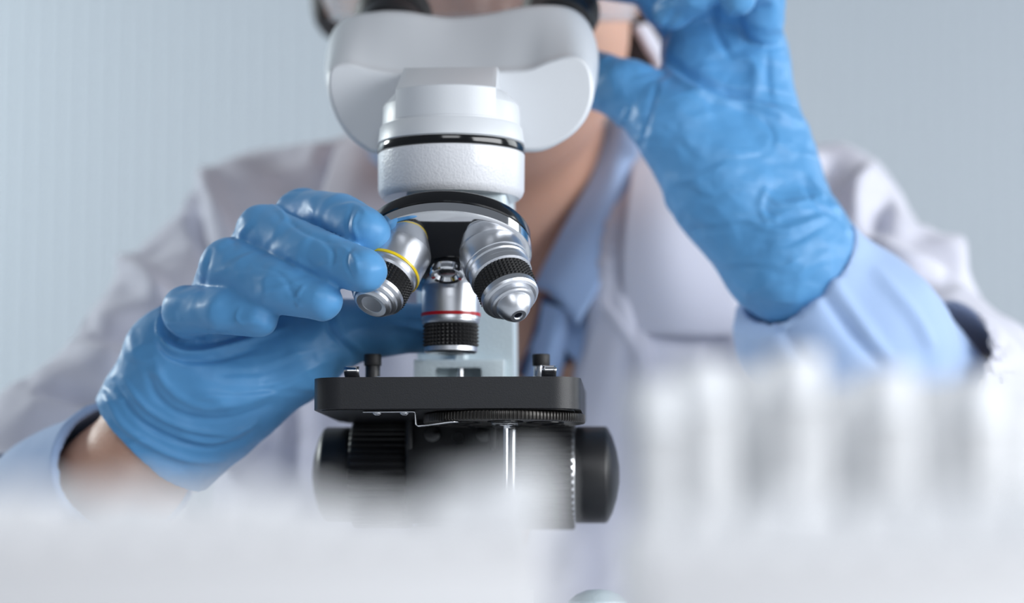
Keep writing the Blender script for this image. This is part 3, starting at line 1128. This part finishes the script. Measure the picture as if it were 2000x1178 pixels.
SHL, SHR = (560, 500, 340), (1605, 500, 345)
ELL, ELR = (-120, 1150, 170), (1890, 850, 175)
WRL, WRR = (250, 925, 62), (1585, 560, 96)
body = [[
    e_((943, -185, 262), (76, 98, 98), 0.01), e_((950, 50, 236), (78, 66, 88), 0.03),
    e_((943, 200, 204), (34, 34, 30), 0.04), e_((945, -20, 205), (58, 34, 60), 0.03),
    c_((943, -120, 178), (938, -5, 163), 7, 11, 0.01), c_((915, -2, 170), (962, -2, 170), 8, 8, 0.006),
    c_((905, 92, 180), (985, 92, 180), 7, 7, 0.012),
    c_((860, -140, 180), (920, -145, 174), 6, 6, 0.012), c_((970, -145, 174), (1030, -140, 180), 6, 6, 0.012),
    e_((655, -60, 262), (8, 18, 30), 0.006), e_((1232, -60, 262), (8, 18, 30), 0.006),
    c_((960, 60, 270), (1010, 480, 330), 54, 56, 0.03),
    c_((1010, 520, 348), (1060, 700, 358), 50, 78, 0.03),
    c_((700, 520, 356), (1400, 520, 356), 48, 48, 0.04),
    c_((1060, 800, 358), (1040, 1700, 366), 100, 100, 0.08),
    c_((860, 800, 350), (880, 1700, 360), 90, 100, 0.06), c_((1260, 800, 350), (1220, 1700, 360), 90, 100, 0.06),
    c_(SHL, ELL, 36, 32, 0.03), c_(ELL, WRL, 36, 25, 0.02), c_(WRL, (300, 868, 42), 24, 24, 0.015),
    c_(SHR, (1700, 625, 295), 34, 31, 0.02), c_((1700, 625, 295), ELR, 31, 30, 0.02), c_(ELR, WRR, 30, 21, 0.01), c_(WRR, (1540, 505, 95), 20, 20, 0.01),
]] + shrink(LH, 0.0055) + shrink(RH, 0.005)
co, q = implicit(body, 0.0032, it=2)
pp('body', to_mesh('body', co, q), M['skin'])

# face details
def ball(name, c, r, m, sc=(1, 1, 1), parent=None):
    bm = bmesh.new()
    bmesh.ops.create_uvsphere(bm, u_segments=24, v_segments=16, radius=r * mm)
    bm.transform(Matrix.Diagonal((*sc, 1)))
    bm.transform(Matrix.Translation(c))
    return attach(from_bm(name, bm, m, person, None))


for px in (830, 1060):
    ball('eye', P(px, -118, 0.178), 12, M['eye'])
    ball('iris', P(px, -116, 0.1705), 6, M['iris'])
ball('lips', P(945, 92, 0.170), 22, M['lip'], (1, 0.35, 0.28))
for px in (922, 952):
    ball('nostril', P(px, 14, 0.1595), 3.4, M['iris'], (1, 0.8, 0.6))
# hair
hair = [[e_((943, -235, 280), (84, 96, 92), 0.01), e_((1255, -10, 305), (16, 45, 26), 0.02), e_((660, -10, 305), (16, 45, 26), 0.02), c_((1090, 60, 335), (860, 60, 335), 34, 34, 0.03),
         c_((1250, 60, 300), (1275, 130, 308), 18, 15, 0.02)]]
hcut = cutplane(P(943, -150, 0.205), (0, -1, -0.35))
co, q = implicit(hair, 0.003, cut=[hcut], it=1)
co = noise_push(co, vnormals(co, q), 80, 0.003, 1.0, (1, 1, 0.3))
pp('hair', to_mesh('hair', co, q), M['hair'])
# clear safety goggles
rows = []
for py, gx in ((-230, 0.90), (-120, 1.0), (-20, 1.0), (36, 0.93)):
    r = []
    for t in (-90, -65, -40, -20, 0, 20, 40, 65, 90):
        a = math.radians(t)
        base_y = 0.250 - 0.098 * math.cos(a)
        nose = 0.004 if abs(t) < 10 else 0
        cxp = P(943, py, base_y)
        r.append((cxp.x + 0.089 * gx * math.sin(a), base_y - nose, cxp.z))
    rows.append(r)
g = sheet('safety_goggles', rows, M['goggle'], person, 0.0018, 4)
attach(g)
g2 = tube_bm([tuple(Vector(p) / mm) for p in cr(rows[-1], 5)], 2.0, 8)
attach(from_bm('goggle_rim', g2, M['goggle'], person))

# ---- shirt: torso under the coat, collar, placket, sleeves
VT = P(1020, 690, 0.24)


def vcut(X, top_l, top_r, bot, ymax):
    """open V at the chest: positive inside (removed)"""
    pass


def fold_noise(co, vn, amp, sc=14, seed=0.0, st=(1.5, 1, 0.6)):
    return noise_push(co, vn, sc, amp, seed, st)


def wedge(left, right, tip, y_back):
    """distance-like function, positive inside a V wedge in front of plane y_back"""
    tl, tr, tp = P(*left, 0.25), P(*right, 0.25), P(*tip, 0.25)
    def f(X):
        def side(a, b, s):
            nx, nz = (b.z - a.z) * s, -(b.x - a.x) * s
            l = math.hypot(nx, nz)
            return ((X[0] - a.x) * nx + (X[2] - a.z) * nz) / l
        d1 = side(tl, tp, -1)
        d2 = side(tr, tp, 1)
        inside = np.minimum(np.minimum(d1, d2), (y_back - X[1]))
        return inside
    return f


shirt_layers = [[
    c_((1010, 560, 352), (1060, 700, 350), 74, 96, 0.05),
    c_((700, 520, 352), (1400, 520, 352), 62, 62, 0.05),
    c_((1060, 800, 354), (1040, 1700, 364), 106, 104, 0.07),
    c_((860, 800, 356), (880, 1700, 364), 84, 92, 0.05), c_((1260, 800, 356), (1220, 1700, 364), 84, 92, 0.05),
]]
wd = wedge((800, 300), (1215, 300), (1005, 720), 0.42)
co, q = implicit(shirt_layers, 0.004, cut=[wd], it=2, edit=lambda c, n: fold_noise(c, n, 0.004, 18, 2.0))
pp('shirt', to_mesh('shirt', co, q), M['shirt'])


def rowpts(l):
    return [P(x, y, d * mm) for x, y, d in l]


# shirt collar wings (inner stand, fold, outer edge)
sh = sheet('shirt_collar', [
    rowpts([(1188, 225, 300), (1165, 330, 272), (1105, 440, 250), (1045, 560, 236)]),
    rowpts([(1215, 235, 285), (1200, 350, 256), (1160, 450, 238), (1078, 575, 226)]),
    rowpts([(1250, 262, 282), (1228, 400, 250), (1195, 510, 230), (1128, 635, 216)])], M['shirt'], person, 0.003)
attach(sh)
sh = sheet('shirt_collar', [
    rowpts([(790, 225, 300), (800, 330, 272), (860, 440, 250), (940, 560, 236)]),
    rowpts([(760, 235, 285), (770, 350, 256), (830, 450, 238), (910, 575, 226)]),
    rowpts([(725, 262, 282), (740, 400, 250), (790, 510, 230), (870, 635, 216)])], M['shirt'], person, 0.003)
attach(sh)
attach(sheet('placket', [
    rowpts([(1062, 590, 232), (1050, 660, 232), (1020, 760, 234)]),
    rowpts([(1092, 600, 224), (1075, 680, 224), (1045, 780, 228)]),
    rowpts([(1105, 612, 228), (1100, 700, 230), (1075, 800, 234)])], M['shirt'], person, 0.002))
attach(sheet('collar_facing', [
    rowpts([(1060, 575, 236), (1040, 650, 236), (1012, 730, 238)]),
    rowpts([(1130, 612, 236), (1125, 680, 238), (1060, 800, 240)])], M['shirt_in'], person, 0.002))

# sleeves of the shirt: cuffs turned out over the wrists
def sleeve(name, prims, holes, cuts, res, m, seed, amp=0.002, folds=()):
    lo, hi = bounds(prims, 0.02)
    def hole(X):
        f = None
        for h in holes:
            d = d_cone(X, *h)
            f = d if f is None else np.minimum(f, d)
        return -f
    def ed(c, n):
        c = noise_push(c, n, 28, amp, seed)
        for path, w_, a_ in folds:
            c = crease(c, n, path, w_, a_)
        return c
    co, q = implicit(prims, res, cut=[hole] + cuts, it=1, edit=ed)
    return pp(name, to_mesh(name, co, q), m)


# right (image) blue sleeve
dR = (P(1570, 545, .098) - P(1800, 780, .150)).normalized()
cR = cutplane(P(1565, 530, .098), dR + Vector((-0.05, 0, 0.06)))
sleeve('shirt_sleeve', [[c_((1500, 470, 95), (1680, 665, 120), 35.5, 38, 0.01), c_((1680, 665, 120), (1880, 850, 172), 38, 36, 0.02), c_((1560, 690, 112), (1720, 800, 140), 24, 26, 0.03)]],
       [(P(1470, 440, .090), P(1630, 612, .112), .0315, .0315)], [cR], 0.0018, M['shirt'], 5.0, 0.003,
       [([(1595, 560), (1660, 650), (1720, 720)], 10, -0.003), ([(1620, 540), (1690, 640), (1740, 700)], 12, 0.003), ([(1520, 620), (1560, 700), (1600, 760)], 14, -0.003), ([(1700, 520), (1780, 610), (1820, 680)], 14, 0.003)])
# left (image) blue sleeve, hidden partly by the tubes
dL = (P(255, 925, .062) - P(-60, 1130, .15)).normalized()
cL = cutplane(P(238, 912, .058), dL + Vector((0.0, -0.55, 0.0)))
sleeve('shirt_sleeve', [[c_((330, 850, 34), (130, 1000, 92), 34, 35, 0.01), c_((130, 1000, 92), (-60, 1120, 150), 35, 35, 0.02)]],
       [(P(380, 815, .02), P(150, 985, .085), .0305, .0295)], [cL], 0.0018, M['shirt'], 8.0, 0.0015)

# ---- lab coat
coat_layers = [[
    c_((700, 560, 360), (1400, 530, 360), 66, 66, 0.04),
    c_((1060, 720, 356), (1050, 1750, 360), 122, 126, 0.06),
    c_((830, 700, 356), (850, 1750, 360), 110, 116, 0.06), c_((1290, 700, 356), (1260, 1750, 360), 110, 116, 0.06),
    c_((780, 475, 362), (600, 500, 352), 46, 50, 0.03), c_((1210, 400, 362), (1480, 460, 356), 42, 50, 0.04),
    c_((545, 492, 340), (430, 640, 300), 54, 56, 0.03), c_((430, 640, 300), (140, 930, 215), 56, 50, 0.02), c_((140, 930, 215), ELL, 50, 50, 0.02),
    c_(ELL, (40, 1060, 125), 50, 46, 0.02),
    c_((1622, 488, 345), (1705, 610, 290), 52, 52, 0.03), c_((1705, 610, 290), (1835, 800, 205), 50, 48, 0.02), c_((1845, 800, 205), ELR, 48, 48, 0.02),
    c_((1845, 700, 215), (1905, 720, 215), 18, 18, 0.03),
    c_((1905, 860, 172), (1815, 775, 155), 52, 51, 0.01)]]


def coat_edit(co, vn):
    X = [co[:, 0], co[:, 1], co[:, 2]]
    away = np.clip((np.minimum(d_cone(X, *arm_open), d_cone(X, *arm_open2)) - 0.012) / 0.04, 0, 1)[:, None]
    co0 = co
    co = noise_push(co, vn, 15, 0.010, 21.0, (1.3, 1.0, 0.8))
    co = noise_push(co, vn, 38, 0.0022, 31.0, (1, 1, 1))
    co = co0 + (co - co0) * away
    G = [([(400, 330), (420, 420), (470, 520)], 22, 0.008), ([(370, 350), (385, 430), (420, 520)], 16, -0.008),
         ([(160, 640), (260, 640), (330, 600)], 20, -0.010), ([(150, 690), (240, 720), (300, 690)], 20, 0.010),
         ([(60, 750), (120, 760), (190, 780)], 16, -0.008), ([(230, 500), (300, 560), (330, 640)], 20, 0.007),
         ([(1640, 310), (1600, 350), (1590, 420)], 18, -0.010), ([(1700, 330), (1670, 390), (1680, 450)], 18, 0.009),
         ([(1735, 370), (1715, 430), (1720, 470)], 16, -0.009), ([(1800, 430), (1850, 470), (1870, 560)], 18, 0.007),
         ([(1760, 560), (1820, 600), (1880, 620)], 16, -0.009), ([(1700, 470), (1760, 520), (1840, 540)], 18, 0.008),
         ([(1250, 640), (1262, 760), (1258, 900)], 14, 0.006), ([(1430, 640), (1425, 760), (1420, 900)], 14, 0.007),
         ([(1390, 660), (1385, 780), (1380, 900)], 14, -0.007), ([(1180, 600), (1240, 700), (1250, 850)], 14, 0.006),
         ([(590, 760), (596, 860), (590, 950)], 14, 0.007), ([(560, 760), (560, 860), (555, 950)], 12, -0.007),
         ([(640, 280), (660, 380), (650, 480)], 18, -0.008), ([(700, 280), (690, 380), (700, 450)], 18, 0.006)]
    for path, wd_, amp in G:
        co = co + (crease(co, vn, path, wd_, amp * 1.4) - co) * away
    return co


wd2 = wedge((770, 250), (1262, 250), (1010, 1080), 0.44)
arm_open = (P(1660, 620, .112), P(1850, 805, .160), .044, .044)
arm_open2 = (P(150, 985, .09), P(-10, 1075, .14), .039, .039)
cutCR = cutplane(P(1822, 772, .155), (P(1700, 655, .12) - P(1880, 850, .172)).normalized())
co, q = implicit(coat_layers, 0.0031, cut=[wd2, lambda X: -d_cone(X, *arm_open), lambda X: -d_cone(X, *arm_open2)], it=2, edit=coat_edit)
pp('lab_coat', to_mesh('lab_coat', co, q), M['coat'])

# lapels
attach(sheet('lapel', [
    rowpts([(1245, 255, 300), (1225, 400, 236), (1215, 520, 222), (1222, 652, 222)]),
    rowpts([(1290, 270, 296), (1300, 400, 232), (1310, 520, 216), (1330, 655, 216)]),
    rowpts([(1330, 290, 300), (1390, 400, 244), (1430, 520, 228), (1446, 655, 224)])], M['coat'], person, 0.004))
attach(sheet('lapel', [
    rowpts([(1185, 520, 228), (1160, 640, 222), (1130, 760, 222), (1080, 960, 224)]),
    rowpts([(1230, 560, 222), (1215, 660, 215), (1180, 780, 214), (1130, 960, 218)]),
    rowpts([(1270, 660, 226), (1250, 720, 220), (1245, 800, 220), (1190, 960, 224)])], M['coat'], person, 0.003))
attach(sheet('lapel', [
    rowpts([(770, 255, 300), (775, 400, 240), (785, 520, 226), (790, 652, 224)]),
    rowpts([(710, 270, 296), (690, 400, 236), (680, 520, 220), (670, 655, 218)]),
    rowpts([(660, 290, 300), (625, 400, 246), (590, 520, 232), (570, 655, 226)])], M['coat'], person, 0.004))
# standing coat collar behind the jaw
attach(sheet('coat_collar', [
    rowpts([(1240, 52, 262), (1262, 90, 258), (1286, 150, 252), (1262, 290, 250)]),
    rowpts([(1262, 50, 270), (1288, 92, 266), (1312, 150, 260), (1310, 290, 256)])], M['coat'], person, 0.004))

# ------------------------------------------------------------------ foreground: tube racks
RY = -0.685           # depth of the nearest rows


def make_tube(h, r, capped_, grp, label, loc):
    t = empty('test_tube', loc, label, 'test tube', grp)
    bm = lathe_bm([(0.2, 0), (0.6, r * 0.45), (2.2, r * 0.85), (5, r), (h - 1.5, r), (h - 1, r + 0.5), (h, r + 0.5), (h, r - 0.9), (5, r - 0.9), (2, 0)], 40)
    from_bm('tube_body', bm, M['tube'], t)
    bm = lathe_bm([(1.2, 0), (3, r * 0.6), (6, r - 1.1), (h * 0.72, r - 1.1), (h * 0.72, 0)], 32)
    from_bm('sample', bm, M['liquid'], t)
    if capped_:
        bm = lathe_bm([(h - 9, r + 0.6), (h - 8.6, r + 1.0), (h + 1.6, r + 1.0), (h + 2.4, r + 0.4), (h + 2.6, 0)], 40)
        from_bm('cap', bm, M['cap'], t)
    return t


def rack_obj(name, x0, x1, y0, y1, ztop, label):
    t = empty(name, ((x0 + x1) / 2, (y0 + y1) / 2, 0), label, 'test tube rack', 'white racks in the foreground')
    w2, d2 = (x1 - x0) / 2 / mm, (y1 - y0) / 2 / mm
    zt_ = ztop / mm
    from_bm('base_plate', box_bm(-w2, w2, -d2, d2, 0.3, 5, 1), M['rack'], t)
    from_bm('front_panel', box_bm(-w2, w2, -d2, -d2 + 3, 5, zt_ - 4, 0.8), M['rack'], t)
    from_bm('back_panel', box_bm(-w2, w2, d2 - 3, d2, 5, zt_ - 4, 0.8), M['rack'], t)
    for s in (-1, 1):
        from_bm('end_panel', box_bm(s * w2 - (3 if s > 0 else 0), s * w2 + (0 if s > 0 else 3), -d2 + 3, d2 - 3, 5, zt_ - 4, 0.8), M['rack'], t)
    return t, w2, d2, zt_


def rack_top(t, w2, d2, zt_, holes, r):
    """perforated top plate: strips between rows of round holes, built cell by cell"""
    bm = bmesh.new()
    hs = sorted(holes)
    for i, (hx, hy) in enumerate(hs):
        lo_r = [(zt_ - 3.5, r + 0.2), (zt_ - 3.5, r + 1.6), (zt_ + 0.3, r + 1.6), (zt_ + 0.3, r + 0.2)]
        b = lathe_bm(lo_r, 32, True)
        b.transform(Matrix.Translation((hx * mm, hy * mm, 0)))
        bow(bm, b)
    ys = sorted(set(round(h[1], 3) for h in hs))
    edges = [-d2] + [v for y_ in ys for v in (y_ - r - 0.6, y_ + r + 0.6)] + [d2]
    for k in range(0, len(edges), 2):
        bow(bm, box_bm(-w2, w2, edges[k], edges[k + 1], zt_ - 3.8, zt_, 0))
    for y_ in ys:
        xs_ = sorted(h[0] for h in hs if abs(h[1] - y_) < .01)
        e2 = [-w2] + [v for x_ in xs_ for v in (x_ - r - 0.6, x_ + r + 0.6)] + [w2]
        for k in range(0, len(e2), 2):
            if e2[k + 1] > e2[k]:
                bow(bm, box_bm(e2[k], e2[k + 1], y_ - r - 0.6, y_ + r + 0.6, zt_ - 3.8, zt_, 0))
    from_bm('top_plate', bm, M['rack'], t)


# right rack: tall slim tubes rising past the top plate
RR = -0.555
xr0, xr1 = P(1225, 1000, RR - 0.012).x, P(2150, 1000, RR - 0.012).x
t, w2, d2, zt_ = rack_obj('tube_rack', xr0, xr1, RR - 0.013, RR + 0.039, P(1500, 1045, RR).z, 'blurred white tube rack in the right foreground, tall tubes rising from it')
spots = [(1282, 742, 0), (1368, 706, 0), (1462, 722, 1), (1550, 688, 0), (1640, 752, 1), (1728, 722, 0), (1818, 745, 1), (1905, 732, 0), (1990, 745, 1)]
holes = []
names = ['shortest, left end of right rack', 'second from left end of right rack', 'third from left end of right rack, one row back',
         'tallest and brightest of right rack', 'just right of the tallest, one row back', 'sixth from left end of right rack', 'seventh from left end of right rack',
         'second from the right edge of photo', 'cut by the right edge of photo']
for (px, py, row), nm in zip(spots, names):
    yy = RR + row * 0.026
    p = P(px, py, yy)
    holes.append(((p.x - t.location.x) / mm, (yy - t.location.y) / mm))
    h = p.z / mm - 5.2
    make_tube(h - 2.6 if row == 0 else h, 5.6, row == 0, 'tall tubes in the right foreground rack', 'blurred milky test tube, ' + nm, (p.x, yy, 5.2 * mm))
ordn = ['first', 'second', 'third', 'fourth', 'fifth', 'sixth', 'seventh', 'eighth']
for k, (px, py) in enumerate([(1325, 775), (1414, 790), (1508, 770), (1600, 800), (1690, 785), (1775, 800), (1862, 775), (1950, 790)]):
    yy = RR + 0.026
    if spots[k][2] or spots[k + 1][2]:
        px += 14 if spots[k][2] else -14
        yy = RR + 0.013
        yy = RR
    p = P(px, py, yy)
    holes.append(((p.x - t.location.x) / mm, (yy - t.location.y) / mm))
    make_tube(p.z / mm - 5.2, 4.4, False, 'short tubes between the tall ones', 'blurred short milky tube in the %s gap between the tall tubes at right' % ordn[k], (p.x, yy, 5.2 * mm))
rack_top(t, w2, d2, zt_, holes, 5.0)
# near right rack: low capped tubes in front of the tall ones
xn0, xn1 = P(1245, 1000, RY - 0.012).x, P(2130, 1000, RY - 0.012).x
t, w2, d2, zt_ = rack_obj('tube_rack', xn0, xn1, RY - 0.013, RY + 0.037, P(500, 1065, RY).z, 'nearest white tube rack at the bottom right, low capped tubes in it')
holes = []
nn = ['at its left end', 'second from its left end', 'third from its left end', 'fourth from its left end', 'under the blue cuff', 'sixth from its left end', 'seventh from its left end', 'cut by the right edge of photo']
for (px, py), nm in zip([(1300, 1010), (1405, 1000), (1512, 965), (1620, 985), (1728, 970), (1838, 960), (1945, 955), (2050, 965)], nn):
    yy = RY
    p = P(px, py, yy)
    holes.append(((p.x - t.location.x) / mm, (yy - t.location.y) / mm))
    make_tube(p.z / mm - 7.8, 4.6, True, 'low capped tubes in the nearest right rack', 'blurred white-capped tube in the nearest right rack, ' + nm, (p.x, yy, 5.2 * mm))
rack_top(t, w2, d2, zt_, holes, 4.9)

# left rack: short capped tubes just above the plate
xl0, xl1 = P(-120, 1000, RY - 0.012).x, P(1085, 1000, RY - 0.012).x
t, w2, d2, zt_ = rack_obj('tube_rack', xl0, xl1, RY - 0.013, RY + 0.037, P(500, 1035, RY).z, 'blurred white tube rack in the left foreground, filled with low capped tubes')
holes = []
lefts = [(-70, 955), (40, 945), (150, 962), (262, 948), (372, 960), (480, 945), (590, 965), (700, 985), (800, 992), (905, 935), (1010, 900)]
ln = ['cut by the left edge of the photo', 'at the far left below the white sleeve', 'below the blue shirt cuff at left', 'below the bare wrist', 'below the glove cuff', 'right of the glove cuff, left of the knobs',
      'left of the focusing knob', 'under the left focusing knob', 'low one under the left coarse knob', 'second from the right end of the left rack', 'tallest, at the right end of the left rack']
for (px, py), nm in zip(lefts, ln):
    yy = RY
    p = P(px, py, yy)
    holes.append(((p.x - t.location.x) / mm, (yy - t.location.y) / mm))
    make_tube(p.z / mm - 5.2 - 2.6, 4.6, True, 'low capped tubes in the left foreground rack', 'blurred white-capped tube, ' + nm, (p.x, yy, 5.2 * mm))
rack_top(t, w2, d2, zt_, holes, 4.9)
